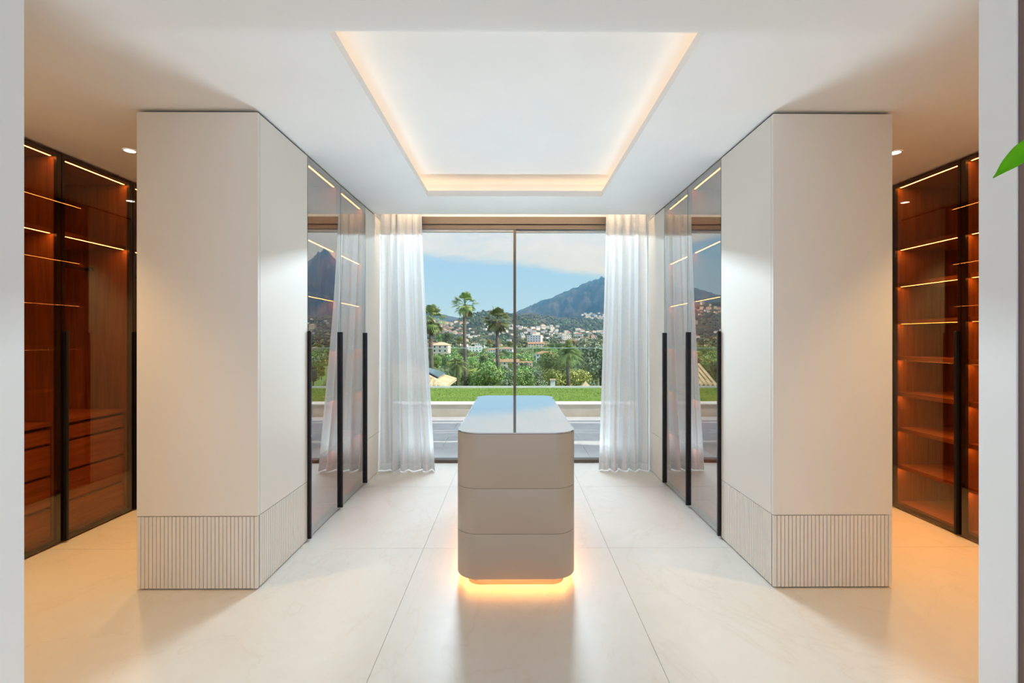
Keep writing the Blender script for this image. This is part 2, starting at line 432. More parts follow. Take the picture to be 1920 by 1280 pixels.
# ------------------------------------------------------------------ window
win = struct(MB().box(XL, XR, YW, YW + 0.09, 2.655, 2.735).box(XL, XR, YW + 0.02, YW + 0.09, 2.60, 2.6545)
             .box(XL, XR, YW, YW + 0.09, -0.004, 0.035).box(XL, XL + 0.05, YW, YW + 0.09, 0.035, 2.60).box(XR - 0.05, XR, YW, YW + 0.09, 0.035, 2.60).build('window_1', M['bronze_metal']),
             'wide sliding terrace window with slim bronze frame')
B(0.004, 0.034, YW + 0.025, YW + 0.075, 0.035, 2.60).build('mullion', M['bronze_metal'], win)
B(XL + 0.05, 0.004, YW + 0.040, YW + 0.046, 0.035, 2.60).build('pane', M['glass_window'], win)
B(0.034, XR - 0.05, YW + 0.056, YW + 0.062, 0.035, 2.60).build('pane', M['glass_window'], win)
MB().box(XL + 0.05, 0.004, YW + 0.03, YW + 0.06, 2.57, 2.60).box(0.034, XR - 0.05, YW + 0.045, YW + 0.075, 2.57, 2.60).build('top_rail', M['pergola'], win)

# ------------------------------------------------------------------ wardrobe builder
ZT = 2.632
def unit(name, label, s, xf, y0, y1, depth, shelves, handles=(), drawers=None, rail=False, glass='glass_inner', door_h=True, group=None, ledtop=2.603):
    """a wardrobe: front glass in the plane x = xf, facing s; u runs into the body"""
    X = lambda u: xf - s * u
    ym = (y0 + y1) / 2
    t = thing(name, label, 'wardrobe', (X(depth / 2), ym, 0), group)
    def bx(nm, m, u0, u1, a, b, z0, z1, parent=t, bevel=0.0):
        return B(X(u0), X(u1), a, b, z0, z1).build(nm, m, parent, bevel=bevel)
    def led(u0, u1, a, b, z, parent):
        # flush diffuser on the underside of a board
        return MB().poly([(X(u0), a, z), (X(u0), b, z), (X(u1), b, z), (X(u1), a, z)]).build('led_strip', M['led_warm'], parent)
    ya, yb = y0 + 0.001, y1 - 0.001
    bx('side_panel', M['woodv'], 0.032, depth, ya, ya + 0.018, 0.004, ZT)
    bx('side_panel', M['woodv'], 0.032, depth, yb - 0.018, yb, 0.004, ZT)
    ia, ib = ya + 0.0185, yb - 0.0185
    bx('back_panel', M['woodv'], depth - 0.012, depth, ia, ib, 0.004, ZT)
    bx('bottom_panel', M['woodh'], 0.036, depth - 0.0125, ia, ib, 0.03, 0.052)
    bx('plinth', M['dark'], 0.05, 0.06, ia, ib, 0.004, 0.029)
    tp = bx('top_panel', M['woodh'], 0.036, depth - 0.0125, ia, ib, ledtop + 0.005, ZT)
    led(0.040, 0.052, ia + 0.012, ib - 0.012, ledtop + 0.0046, tp)
    for z in shelves:
        sh = bx('shelf', M['woodh'], 0.040, depth - 0.0125, ia, ib, z + 0.005, z + 0.037)
        led(0.046, 0.058, ia + 0.012, ib - 0.012, z + 0.0046, sh)
    if drawers:
        zt = drawers[0][1] + 0.022
        bx('counter', M['woodh'], 0.040, depth - 0.0125, ia, ib, zt, zt + 0.022)
        bx('drawer_backing', M['dark'], 0.085, 0.095, ia, ib, 0.053, zt - 0.001)
        for i, (z0, z1) in enumerate(drawers):
            bx('drawer', M['woodh'], 0.046, 0.084, ia + 0.012, ib - 0.012, z0, z1)
    if rail:
        rl = MB().tube([(X(depth * 0.5), ia, rail), (X(depth * 0.5), ib, rail)], [0.014, 0.014], 10).build('hanging_rail', M['black_metal'], t)
        for e0, e1 in ((ia, ia + 0.012), (ib - 0.012, ib)):
            B(X(depth * .5 - .02), X(depth * .5 + .02), e0, e1, rail - 0.012, rail + 0.018).build('rail_bracket', M['black_metal'], rl)
    # door: dark frame behind a glass sheet
    f = 0.026
    fr = MB()
    z0, z1 = 0.012, ZT - 0.002
    da, db = y0 + 0.002, y1 - 0.002
    fr.box(X(0.006), X(0.026), da, da + f, z0, z1).box(X(0.006), X(0.026), db - f, db, z0, z1)
    fr.box(X(0.006), X(0.026), da + f, db - f, z0, z0 + f).box(X(0.006), X(0.026), da + f, db - f, z1 - 0.016, z1)
    door = fr.build('door', M['black_metal'], t)
    B(X(0.0), X(0.0055), da, db, z0, z1).build('glass', M[glass], door)
    for hy in handles:
        B(X(-0.021), X(-0.0005), hy - 0.0085, hy + 0.0085, 0.012, 1.437).build('handle', M['black_metal'], door, bevel=0.002)
    return t

SH5 = [2.08, 1.68, 1.28, 0.88, 0.48]
iD = 0.33
# inner blocks, room side
unit('glass_wardrobe', 'mirror glass wardrobe left of the island, bay next to the cream end column', 1, XL, 3.123, 3.722, iD, SH5, (3.134, 3.711))
unit('glass_wardrobe', 'mirror glass wardrobe left of the island, bay nearest the curtain', 1, XL, 3.723, 4.345, iD, SH5, (4.334,))
unit('glass_wardrobe', 'mirror glass wardrobe right of the island, bay next to the cream end column', -1, XR, 3.150, 3.752, iD, SH5, (3.161, 3.741))
unit('glass_wardrobe', 'mirror glass wardrobe right of the island, bay nearest the curtain', -1, XR, 3.753, 4.337, iD, SH5, (4.326,))
# inner blocks, corridor side (seen mirrored in the outer doors)
unit('corridor_wardrobe', 'brown glass wardrobe on the corridor side of the left block, near bay', -1, XLO, 3.123, 3.722, iD, SH5, (3.711,), glass='glass_outer')
unit('corridor_wardrobe', 'brown glass wardrobe on the corridor side of the left block, far bay', -1, XLO, 3.723, 4.345, iD, SH5, (4.334,), glass='glass_outer')
unit('corridor_wardrobe', 'brown glass wardrobe on the corridor side of the right block, near bay', 1, XRO, 3.150, 3.752, iD, SH5, (3.741,), glass='glass_outer')
unit('corridor_wardrobe', 'brown glass wardrobe on the corridor side of the right block, far bay', 1, XRO, 3.753, 4.337, iD, SH5, (4.326,), glass='glass_outer')
# outer wardrobes
DR = [(0.685, 0.778), (0.474, 0.668), (0.262, 0.457), (0.056, 0.245)]
oD = 0.62
LB = [2.515, 3.095, 3.672, 4.25]
lw = ['tall brown glass wardrobe with drawers at the left edge, nearest bay', 'tall brown glass wardrobe with drawers and hanging rail beside the left cream column',
      'brown glass wardrobe mostly hidden behind the left cream column']
for i in range(3):
    unit('drawer_wardrobe', lw[i], 1, XWL, LB[i] + 0.0005, LB[i + 1] - 0.0005, oD, [2.085], (LB[i] + 0.02,), DR, 1.93, 'glass_outer')
RB = [2.58, 3.157, 3.735, 4.31]
rw = ['tall brown glass shelf wardrobe at the right edge, nearest bay', 'tall brown glass shelf wardrobe with lit shelves beside the right cream column',
      'brown glass shelf wardrobe mostly hidden behind the right cream column']
for i in range(3):
    unit('shelf_wardrobe', rw[i], -1, XWR, RB[i] + 0.0005, RB[i + 1] - 0.0005, oD, [2.10, 1.80, 1.497, 1.20, 0.908, 0.62, 0.315], (RB[i] + 0.02,), None, False, 'glass_outer', ledtop=2.609)

# ------------------------------------------------------------------ cream end columns with fluted bases
FZ = 0.408
PITCH = 0.0213
flute_me = MB().prism([(-0.0092, 0.012), (-0.0092, 0.0015), (-0.0077, 0), (0.0077, 0), (0.0092, 0.0015), (0.0092, 0.012)], 0.010, FZ - 0.004, 0, False).mesh('flute', M['lacquer'])
def flutes(parent, a, b, fixed, axis, rz):
    n = max(1, int(round((b - a) / PITCH))); p = (b - a) / n
    o = wloc(parent)
    for i in range(n):
        c = a + p * (i + 0.5)
        w = Vector((c, fixed, 0)) if axis == 'x' else Vector((fixed, c, 0))
        inst('flute', flute_me, w - o, parent, rz, (p / PITCH, 1, 1))
def column(label, xi, xo, y0, y1, front, inner=True, outer=False):
    """xi: room-side face, xo: corridor face"""
    s = 1 if xi > xo else -1
    t = thing('fluted_column', label, 'cabinet', ((xi + xo) / 2, (y0 + y1) / 2, 0))
    yb0 = y0 + (0.0205 if front else 0.002)
    lo, hi = min(xi, xo) + 0.02, max(xi, xo) - 0.02
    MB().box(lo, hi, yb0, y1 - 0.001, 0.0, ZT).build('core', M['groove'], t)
    B(lo - 0.006, hi + 0.006, yb0 + 0.01, y1 - 0.002, ZT + 0.0005, H - 0.002).build('shadow_gap', M['dark'], t)
    if front:
        B(min(xi, xo), max(xi, xo), y0, y0 + 0.02, FZ, ZT).build('front_panel', M['lacquer'], t, bevel=0.001)
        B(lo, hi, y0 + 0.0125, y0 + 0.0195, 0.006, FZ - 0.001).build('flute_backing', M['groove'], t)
        flutes(t, min(xi, xo), max(xi, xo) - 0.000, y0, 'x', 0)
    for face, on in ((xi, inner), (xo, outer)):
        if not on and front is False: pass
        sg = 1 if face == max(xi, xo) else -1
        B(face - sg * 0.0195, face, yb0 + 0.0025, y1 - 0.002, FZ, ZT).build('side_panel', M['lacquer'], t, bevel=0.001)
        if on: flutes(t, yb0 + 0.0015, y1 - 0.002, face, 'y', R(90) if sg > 0 else R(-90))
        else: B(face - sg * 0.0195, face, yb0 + 0.0025, y1 - 0.002, 0.004, FZ - 0.003).build('base_panel', M['lacquer'], t)
    return t
column('tall cream column with fluted base at the near end of the left wardrobes', XL, XLO, Y0, 3.122, True)
column('tall cream column with fluted base at the near end of the right wardrobes', XR, XRO, Y0, 3.149, True)
column('slim cream end panel beside the left curtain', XL, XLO, 4.3465, 4.845, False, False, True)
column('slim cream end panel beside the right curtain', XR, XRO, 4.3385, 4.845, False, False, True)

# ------------------------------------------------------------------ island
IX, IY0, IY1, IR = 0.017, 2.505, 4.125, 0.125
HW = 0.335
def rrect(x0, x1, y0, y1, r, n=12):
    pts = []
    for cx, cy, a0 in ((x1 - r, y0 + r, -90), (x1 - r, y1 - r, 0), (x0 + r, y1 - r, 90), (x0 + r, y0 + r, 180)):
        for k in range(n + 1):
            a = R(a0 + 90 * k / n)
            pts.append((cx + r * math.cos(a), cy + r * math.sin(a)))
    return pts
isl = thing('island_cabinet', 'taupe island cabinet with rounded corners and polished glass top', 'island', (IX, (IY0 + IY1) / 2, 0))
x0, x1 = IX - HW, IX + HW
MB().prism(rrect(x0 + .004, x1 - .004, IY0 + .004, IY1 - .004, IR - .004), 0.062, 0.845).build('core', M['groove'], isl)
for a, b in ((0.060, 0.3075), (0.3105, 0.5585), (0.5615, 0.8600)):
    MB().prism(rrect(x0, x1, IY0, IY1, IR), a, b).build('drawer_tier', M['taupe'], isl, bevel=0.0008)
# glass lid with slightly inset long sides, on a dark trim line
MB().prism(rrect(x0 + .002, x1 - .002, IY0 + .002, IY1 - .002, IR - .002), 0.8601, 0.8618).build('top_trim', M['dark'], isl)
lid = rrect(x0 + .001, x1 - .001, IY0 + .001, IY1 - .001, IR - .001)
yA, yB = IY0 + IR + 0.05, IY1 - IR - 0.05
ins = 0.012
n_ = 13
lid2 = lid[:n_] + [(x1 - .001, yA), (x1 - ins, yA + .002), (x1 - ins, yB - .002), (x1 - .001, yB)] + lid[n_:3 * n_] + [(x0 + .001, yB), (x0 + ins, yB - .002), (x0 + ins, yA + .002), (x0 + .001, yA)] + lid[3 * n_:]
MB().prism(lid2, 0.8620, 0.868, 0, False).build('glass_top', M['top_glass'], isl)
MB().prism(rrect(x0 + .06, x1 - .06, IY0 + .06, IY1 - .06, IR - .05), 0.0, 0.0595).build('plinth', M['taupe'], isl)
ro, ri = rrect(x0 + .048, x1 - .048, IY0 + .048, IY1 - .048, IR - .04), rrect(x0 + .060, x1 - .060, IY0 + .060, IY1 - .060, IR - .05)
rg = MB(); k = len(ro)
for i in range(k):
    j = (i + 1) % k
    rg.poly([(*ro[i], .0565), (*ri[i], .0565), (*ri[j], .0565), (*ro[j], .0565)])
    rg.poly([(*ro[i], .0597), (*ro[j], .0597), (*ri[j], .0597), (*ri[i], .0597)])
rg.build('led_strip', M['led_plinth'], isl)

# ------------------------------------------------------------------ curtains
def curtain(label, xt0, xt1, xb0, xb1, seed, side):
    t = thing('sheer_curtain', label, 'curtain', ((xb0 + xb1) / 2, 4.80, 0))
    rnd = random.Random(seed)
    nu, nv = 150, 44
    ph = [rnd.uniform(0, 6.28) for _ in range(6)]
    def pt(u, v):          # v 0 bottom .. 1 top
        g = (1 - v)
        wx = u + 0.018 * math.sin(6.28 * 2.3 * u + ph[0]) + 0.012 * g * math.sin(6.28 * 1.1 * v + 9 * u + ph[1])
        fl_ = g ** 1.3
        xa = xt0 + (xb0 - xt0) * fl_; xb = xt1 + (xb1 - xt1) * fl_
        x = xa + (xb - xa) * u
        amp = 0.026 + 0.040 * g
        y = 4.845 - 0.09 * g ** 1.6
        y += amp * math.sin(6.28 * 5.3 * wx + ph[2] + 0.35 * g) * (0.65 + 0.35 * math.sin(6.28 * 1.7 * u + ph[3]))
        y += 0.006 * (0.4 + g) * math.sin(6.28 * 13.1 * wx + ph[4]) + 0.02 * g * math.sin(6.28 * 3.1 * wx + ph[5] + 1.5 * v)
        x += 0.008 * math.sin(6.28 * 5.3 * wx + ph[2] + 1.57)
        return (x, y, 0.012 + v * 2.832)
    def grid(v0, v1, nv, m, name, dy=0.0, parent=t):
        mb = MB()
        for j in range(nv + 1):
            for i in range(nu + 1):
                p = pt(i / nu, v0 + (v1 - v0) * j / nv); mb.v.append((p[0], p[1] - dy, p[2]))
        for j in range(nv):
            for i in range(nu):
                a = j * (nu + 1) + i
                mb.f.append((a, a + 1, a + nu + 2, a + nu + 1)); mb.m.append(0); mb.sm.append(True)
        return mb.build(name, m, parent)
    grid(0.0, 1.0, nv, M['linen'], 'fabric')
    grid(0.0, 0.024, 2, M['hem'], 'hem', 0.0025)
    return t
curtain('white sheer linen curtain gathered at the left of the window', -1.392, -0.965, -1.388, -0.80, 3, -1)
curtain('white sheer linen curtain gathered at the right of the window', 0.985, 1.430, 0.885, 1.425, 11, 1)

# ------------------------------------------------------------------ downlights in the corridors
ring_me = None
def downlight(x, y, label):
    t = thing('downlight', label, 'downlight', (x, y, H))
    rr = MB(); n = 24
    for i in range(n):
        a, b = 2 * math.pi * i / n, 2 * math.pi * (i + 1) / n
        c0, s0, c1, s1 = math.cos(a), math.sin(a), math.cos(b), math.sin(b)
        ri, ro = 0.032, 0.040
        rr.poly([(x + ro * c0, y + ro * s0, H - .003), (x + ro * c1, y + ro * s1, H - .003), (x + ri * c1, y + ri * s1, H - .004), (x + ri * c0, y + ri * s0, H - .004)])
        rr.poly([(x + ro * c0, y + ro * s0, H - .0005), (x + ro * c1, y + ro * s1, H - .0005), (x + ro * c1, y + ro * s1, H - .003), (x + ro * c0, y + ro * s0, H - .003)])
    rr.build('trim_ring', M['white_metal'], t)
    MB().prism([(x + .0318 * math.cos(2 * math.pi * i / 20), y + .0318 * math.sin(2 * math.pi * i / 20)) for i in range(20)], H - .0035, H - .0006).build('lens', M['spot_face'], t)
    l = lamp('downlight_lamp', 'SPOT', (x, y, H - 0.02), 66, (1.0, 0.62, 0.25), spot_size=R(95), spot_blend=0.6, shadow_soft_size=0.03)
for sx, nm in ((-2.58, 'left'), (2.60, 'right')):
    for y, w in ((1.95, 'nearest the doorway'), (3.08, 'beside the cream column'), (4.21, 'at the far end')):
        downlight(sx, y, 'small recessed downlight in the %s corridor ceiling, %s' % (nm, w))

# ------------------------------------------------------------------ plant at the right edge
pl = thing('leafy_plant', 'tall green leafy plant at the right edge of the doorway', 'plant', (1.42, 1.0, 0))
pt_ = MB(); n = 20
prof = [(0.0, 0.0), (0.13, 0.0), (0.17, 0.36), (0.155, 0.36), (0.15, 0.31), (0.0, 0.31)]
for (r0, z0), (r1, z1) in zip(prof, prof[1:]):
    for i in range(n):
        a, b = 2 * math.pi * i / n, 2 * math.pi * (i + 1) / n
        pt_.poly([(1.42 + r0 * math.cos(a), 1 + r0 * math.sin(a), z0 + .001), (1.42 + r0 * math.cos(b), 1 + r0 * math.sin(b), z0 + .001), (1.42 + r1 * math.cos(b), 1 + r1 * math.sin(b), z1), (1.42 + r1 * math.cos(a), 1 + r1 * math.sin(a), z1)], 0, True)
pt_.build('pot', M['pot'], pl)
MB().tube([(1.42, 1.0, 0.30), (1.43, 1.01, 0.9), (1.41, 1.0, 1.5), (1.43, 1.0, 1.95)], [.016, .013, .010, .005], 8).build('stem', M['bark'], pl)
def leaf(base, tip, width, up, droop):
    base, tip, up = Vector(base), Vector(tip), Vector(up).normalized()
    d = tip - base; L = d.length; d.normalize(); sd_ = d.cross(up).normalized(); up = sd_.cross(d)
    mb = MB(); n, mcount = 14, 4
    for i in range(n + 1):
        u = i / n
        w = width * (math.sin(math.pi * min(1, u * 1.03) ** 0.85) ** 0.8) * (1 if u < 1 else 0) + 0.0006
        c = base + d * (L * u) + up * (droop * (math.sin(math.pi * u) * 0.35))
        for j in range(-mcount, mcount + 1):
            k = j / mcount
            mb.v.append(tuple(c + sd_ * (w * k) + up * (abs(k) * w * 0.32 + 0.0015 * math.sin(u * 20 + k * 3))))
    row = 2 * mcount + 1
    for i in range(n):
        for j in range(row - 1):
            a = i * row + j
            mb.f.append((a, a + 1, a + row + 1, a + row)); mb.m.append(0); mb.sm.append(True)
    o = mb.build('leaf', M['leaf_plant'], pl)
    sm = o.modifiers.new('thick', 'SOLIDIFY'); sm.thickness = 0.0008
    return o
leaf((1.165, 1.0, 1.834), (1.062, 1.0, 1.744), 0.0185, (-0.2, -1.0, 0.35), 0.02)
MB().tube([(1.425, 1.0, 1.75), (1.30, 1.0, 1.85), (1.164, 1.0, 1.833)], [.004, .003, .002], 6).build('leaf_stalk', M['leaf_plant'], pl)
for b, tp in (((1.44, 1.05, 1.9), (1.62, 1.12, 2.02)), ((1.43, 0.98, 1.95), (1.50, 0.78, 2.12)), ((1.43, 1.0, 1.6), (1.65, 0.95, 1.6)), ((1.42, 0.98, 1.35), (1.58, 0.8, 1.42)), ((1.42, 1.02, 1.2), (1.6, 1.15, 1.25))):
    leaf(b, tp, 0.05, (0, 0, 1), 0.06)

# ================================================================== OUTDOORS
# terrace
te = struct(B(-9, 9, 5.30, 8.05, -0.30, -0.022).build('terrace_ground', M['grout']))
ps = MB().box(-0.598, 0.598, -0.2985, 0.2985, -0.02, -0.0).mesh('paving_slab', M['paving'])
for j in range(5):
    for i in range(-7, 7):
        yy = 5.27 + 0.55 * (j + .5)
        inst('paving_slab', ps, (i * 1.2 + 0.6 * (j % 2) + .3, yy, -0.002), te, 0, (1, 0.917, 1))
struct(B(XL, XR, YW + 0.0905, 5.268, -0.3, -0.06).build('trim_3', M['cap']))
struct(B(-9, 9, 8.055, 8.32, -0.3, 0.205).build('wall_terrace', M['render_wall']), 'low taupe terrace wall in front of the lawn')
struct(B(-9, 9, 8.035, 8.345, 0.206, 0.225).build('trim_4', M['cap'], bevel=0.003), 'white stone cap on the low terrace wall')
lawn = struct(B(-9, 9, 8.33, 11.15, -0.5, 0.17).build('lawn', M['lawn']), 'green lawn behind the low terrace wall')
gb = MB(); rg_ = random.Random(5)
for _ in range(60000):
    y = 8.36 + (11.02 - 8.36) * rg_.random(); x = (rg_.random() * 2 - 1) * (0.55 * y + 0.6)
    a = rg_.random() * 6.28; h = rg_.uniform(0.010, 0.024); w = 0.004
    dx, dy = math.cos(a) * w, math.sin(a) * w
    gb.poly([(x - dx, y - dy, 0.17), (x + dx, y + dy, 0.17), (x + rg_.uniform(-.02, .02), y + rg_.uniform(-.02, .02), 0.17 + h)])
tag(gb.build('grass', M['grass']), 'short green grass blades of the lawn', 'grass', None, 'stuff')
# glass balustrade
bal = thing('glass_balustrade', 'frameless glass balustrade along the far edge of the lawn', 'balustrade', (0, 11.06, 0.17))
B(-9, 9, 11.03, 11.10, 0.1705, 0.215).build('base_channel', M['white_metal'], bal)
for i in range(-6, 6):
    a, b = i * 1.5 + 0.31, i * 1.5 + 1.80
    g = B(a, b, 11.058, 11.072, 0.2155, 1.135).build('glass_panel', M['glass_balus'], bal)
    B(a, b, 11.058, 11.072, 1.1352, 1.146).build('edge', M['glass_edge'], g)
# pergola over the terrace
pg = thing('pergola', 'grey aluminium louvred pergola over the terrace', 'pergola', (0, 6.0, 0))
B(-8.5, 8.5, 6.72, 6.82, 3.0, 3.16).build('beam', M['pergola'], pg)
B(-8.5, 8.5, 5.34, 5.42, 3.0, 3.16).build('beam', M['pergola'], pg)
sl = MB().box(-8.5, 8.5, -0.069, 0.069, -0.012, 0.012).mesh('louvre', M['pergola'])
yy = 5.50
gaps = random.Random(2)
while yy < 6.66:
    inst('louvre', sl, Vector((0, yy, 3.10)) - wloc(pg), pg)
    yy += 0.140 + (0.022 if gaps.random() < 0.55 else 0.002)
for x in (-8.4, 8.4):
    B(x - 0.07, x + 0.07, 6.73, 6.81, -0.0015, 2.999).build('post', M['pergola'], pg)

# terrain profile
PR = [(11.2, -4.0), (14, -5), (30, -6.5), (60, -8.2), (100, -11), (150, -14), (250, -18), (400, -22), (700, -25), (1100, -18), (1600, -2), (2000, 20), (2600, 60), (3400, 100), (9000, 330)]
def prof_z(d):
    if d <= PR[0][0]: return PR[0][1]
    for (a, za), (b, zb) in zip(PR, PR[1:]):
        if d <= b: return za + (zb - za) * (d - a) / (b - a)
    return PR[-1][1]
def ground(x, y):
    z = prof_z(y)
    z += 0.012 * min(y, 1500) * mnoise.noise(Vector((x * 0.012, y * 0.006, 0.3))) * min(1, y / 150)
    return z
# valley ground mesh
mb = MB(); ds = []; d = 11.2
while d < 8800: ds.append(d); d *= 1.055
ns = 90
for d in ds:
    for i in range(ns + 1):
        s = -1.3 + 2.6 * i / ns
        x = s * (d + 6); mb.v.append((x, d, ground(x, d)))
for j in range(len(ds) - 1):
    for i in range(ns):
        a = j * (ns + 1) + i
        s = -1.3 + 2.6 * (i + .5) / ns; dd = ds[j]
        fair = (0.115 < s < 0.175 and 120 < dd < 330) or (0.36 < s < 0.48 and 130 < dd < 420) or (-0.1 < s < -0.05 and 900 < dd < 1100)
        mb.f.append((a, a + 1, a + ns + 2, a + ns + 1)); mb.m.append(1 if fair else 0); mb.sm.append(True)
struct(mb.build('valley_ground', [M['terrain'], M['fairway']]), 'green valley floor beyond the balustrade')

def interp(pr, s):
    if s <= pr[0][0]: return pr[0][1]
    for (a, za), (b, zb) in zip(pr, pr[1:]):
        if s <= b:
            u = (s - a) / (b - a); return za + (zb - za) * u
    return pr[-1][1]
def ridge(name, label, pr, D, depth, m, rough, seed, ns=260, nt_=26, base=0.0):
    mb = MB()
    s0, s1 = pr[0][0], pr[-1][0]
    for j in range(nt_ + 1):
        v = j / nt_                         # 0 foot .. 0.7 crest .. 1 behind
        for i in range(ns + 1):
            s = s0 + (s1 - s0) * i / ns
            t = max(interp(pr, s), -0.02)
            d = D - depth * (1 - v / 0.7) if v <= 0.7 else D + depth * 0.5 * (v - 0.7) / 0.3
            crest = EYE + t * D
            foot = ground(s * (D - depth), D - depth) - 6 + base
            if v <= 0.7:
                u = v / 0.7; hgt = foot + (crest - foot) * (u ** 1.15)
            else: hgt = crest - (crest - foot) * 0.8 * ((v - 0.7) / 0.3)
            x = s * d
            k = math.sin(math.pi * min(v / 0.7, 1) * 0.92) if v < 0.7 else 0.25
            f = 1.0 / (D * 0.045)
            nz_ = 0
            am = 1
            for o_ in range(6):
                nz_ += am * (0.5 - abs(mnoise.noise(Vector((x * f * 2 ** o_ + seed, d * f * 0.5 * 2 ** o_, seed * 1.7)))) * 1.6); am *= 0.55
            hgt += nz_ * rough * (crest - foot) * k
            hgt += rough * 0.09 * (crest - foot) * mnoise.noise(Vector((x * f * 9, seed, 2.0))) * (1 if v > .5 else 0)
            mb.v.append((x, d, hgt))
    for j in range(nt_):
        for i in range(ns):
            a = j * (ns + 1) + i
            mb.f.append((a, a + 1, a + ns + 2, a + ns + 1)); mb.m.append(0); mb.sm.append(True)
    return struct(mb.build(name, m), label)
ridge('mountain', 'rocky blue mountain with a sharp peak on the right',
      [(-.08, .02), (-.02, .045), (.015, .0586), (.0446, .0727), (.075, .083), (.103, .0938), (.135, .107), (.162, .118), (.198, .129), (.25, .137), (.30, .143), (.35, .149), (.389, .163), (.403, .181), (.416, .1875), (.43, .176), (.449, .162), (.50, .13), (.6, .10), (.8, .07)], 5200, 2200, M['rock'], 0.27, 3.1, 460, 60)
ridge('mountain', 'blue mountain ridge on the left side of the valley',
      [(-.9, .05), (-.6, .07), (-.457, .093), (-.42, .103), (-.397, .108), (-.32, .105), (-.25, .08), (-.2, .056), (-.16, .052), (-.14, .047), (-.1, .040), (-.03, .03)], 5600, 1800, M['rock'], 0.20, 8.3, 320, 44)
ridge('hill', 'rounded green wooded hill in the middle of the valley',
      [(-.16, .018), (-.13, .036), (-.10, .050), (-.067, .058), (-.03, .058), (0.0, .050), (.04, .04), (.08, .03)], 1900, 500, M['hill'], 0.08, 5.5, 200, 20)
ridge('hill', 'green foothill below the mountain on the right',
      [(-.02, .035), (.01, .054), (.05, .053), (.1, .045), (.15, .044), (.2, .046), (.28, .05), (.36, .05), (.45, .045), (.6, .05), (.8, .04)], 2500, 700, M['hill_far'], 0.08, 1.2, 260, 20)
ridge('hill', 'grey green foothill with houses on the left',
      [(-.8, .06), (-.6, .07), (-.5, .078), (-.457, .080), (-.41, .074), (-.36, .06), (-.3, .05), (-.22, .035), (-.16, .03), (-.12, .02)], 2500, 700, M['hill_far'], 0.08, 9.9, 260, 20)

from mathutils.bvhtree import BVHTree
SURF = []
for o in COL.objects:
    if o.type == 'MESH' and o.name.split('.')[0] in ('valley_ground', 'hill', 'mountain'):
        SURF.append(BVHTree.FromPolygons([v.co[:] for v in o.data.vertices], [p.vertices[:] for p in o.data.polygons]))
def zsurf(x, y):
    z = -1e9
    for t in SURF:
        h = t.ray_cast(Vector((x, y, 3000)), Vector((0, 0, -1)))
        if h[0] is not None: z = max(z, h[0].z)
    return z if z > -1e8 else ground(x, y)
def at_px(px, py):
    dv = Vector(((px - 962) / 853, 1, (633 - py) / 853)).normalized(); best = None
    for t in SURF:
        h = t.ray_cast(Vector((0, 0, EYE)) + dv * 20, dv)
        if h[0] is not None and (best is None or h[3] < best[0]): best = (h[3], h[0])
    return (best[1].x, best[1].y) if best else (dv.x * 3000, dv.y * 3000)

# haze filling the valley air
m = bpy.data.materials.new('valley_haze'); m.use_nodes = True; nt = m.node_tree; nt.nodes.clear()
vs = nd(nt, 'ShaderNodeVolumeScatter'); vs.inputs['Color'].default_value = (0.15, 0.47, 1.0, 1); vs.inputs['Density'].default_value = 2.6e-4
o = nd(nt, 'ShaderNodeOutputMaterial'); lk(nt, vs.outputs[0], o.inputs['Volume'])
hz = B(-9000, 9000, 900, 6000, -200, 1150).build('haze', m)
tag(hz, 'thin blue haze in the air of the valley', 'haze', None, 'stuff')

# ------------------------------------------------------------------ trees
def crown_mesh(name, m, seed, n, rx, rz, zc, leaf_s):
    rd = random.Random(seed); mb = MB()
    lobes = [(Vector((rd.uniform(-.55, .55) * rx, rd.uniform(-.55, .55) * rx, zc + rd.uniform(-.5, .55) * rz)), rd.uniform(.42, .62)) for _ in range(8)]
    for _ in range(n):
        c, r = rd.choice(lobes)
        dv = Vector((rd.gauss(0, 1), rd.gauss(0, 1), rd.gauss(0, 1))).normalized()
        p = c + Vector((dv.x * rx * r, dv.y * rx * r, dv.z * rz * r)) * rd.uniform(.75, 1.05)
        nrm = (dv + Vector((rd.gauss(0, .5), rd.gauss(0, .5), rd.gauss(0, .5)))).normalized()
        u = nrm.orthogonal().normalized(); w = nrm.cross(u)
        a = rd.random() * 6.28; u, w = u * math.cos(a) + w * math.sin(a), w * math.cos(a) - u * math.sin(a)
        s = leaf_s * rd.uniform(.6, 1.3)
        mb.poly([p - u * s, p - w * s * .6, p + u * s, p + w * s * .6])
    return mb.mesh(name, m)
crowns = []
for i, (mk_, n, rx, rz, zc, ls) in enumerate([('leaf_dark', 2600, 3.0, 2.6, 4.6, .19), ('leaf_mid', 2600, 2.8, 2.2, 4.2, .18), ('leaf_mid', 2300, 2.2, 3.0, 4.8, .17), ('leaf_yellow', 1900, 2.0, 1.9, 3.6, .16), ('leaf_grey', 2300, 2.6, 2.0, 3.9, .15), ('leaf_dark', 2300, 1.6, 3.4, 5.0, .16)]):
    crowns.append(crown_mesh('crown', M[mk_], 20 + i, n, rx, rz, zc, ls))
trunk_me = MB().tube([(0, 0, -0.5), (0.1, 0, 1.5), (0.05, 0.1, 3.4)], [.26, .2, .12], 7).mesh('trunk', M['bark'])
KL = ['dark round evergreen tree', 'mid green broadleaf tree', 'tall mid green tree', 'yellow green tree', 'grey green olive tree', 'slender dark tree']
def tree(kind, x, y, sc, label, group):
    t = thing('valley_tree', label, 'tree', (x, y, zsurf(x, y)), group)
    rz = random.random() * 6.28
    inst('crown', crowns[kind], (0, 0, 0), t, rz, sc); inst('trunk', trunk_me, (0, 0, 0), t, rz, sc)
    return t
house_spots = []
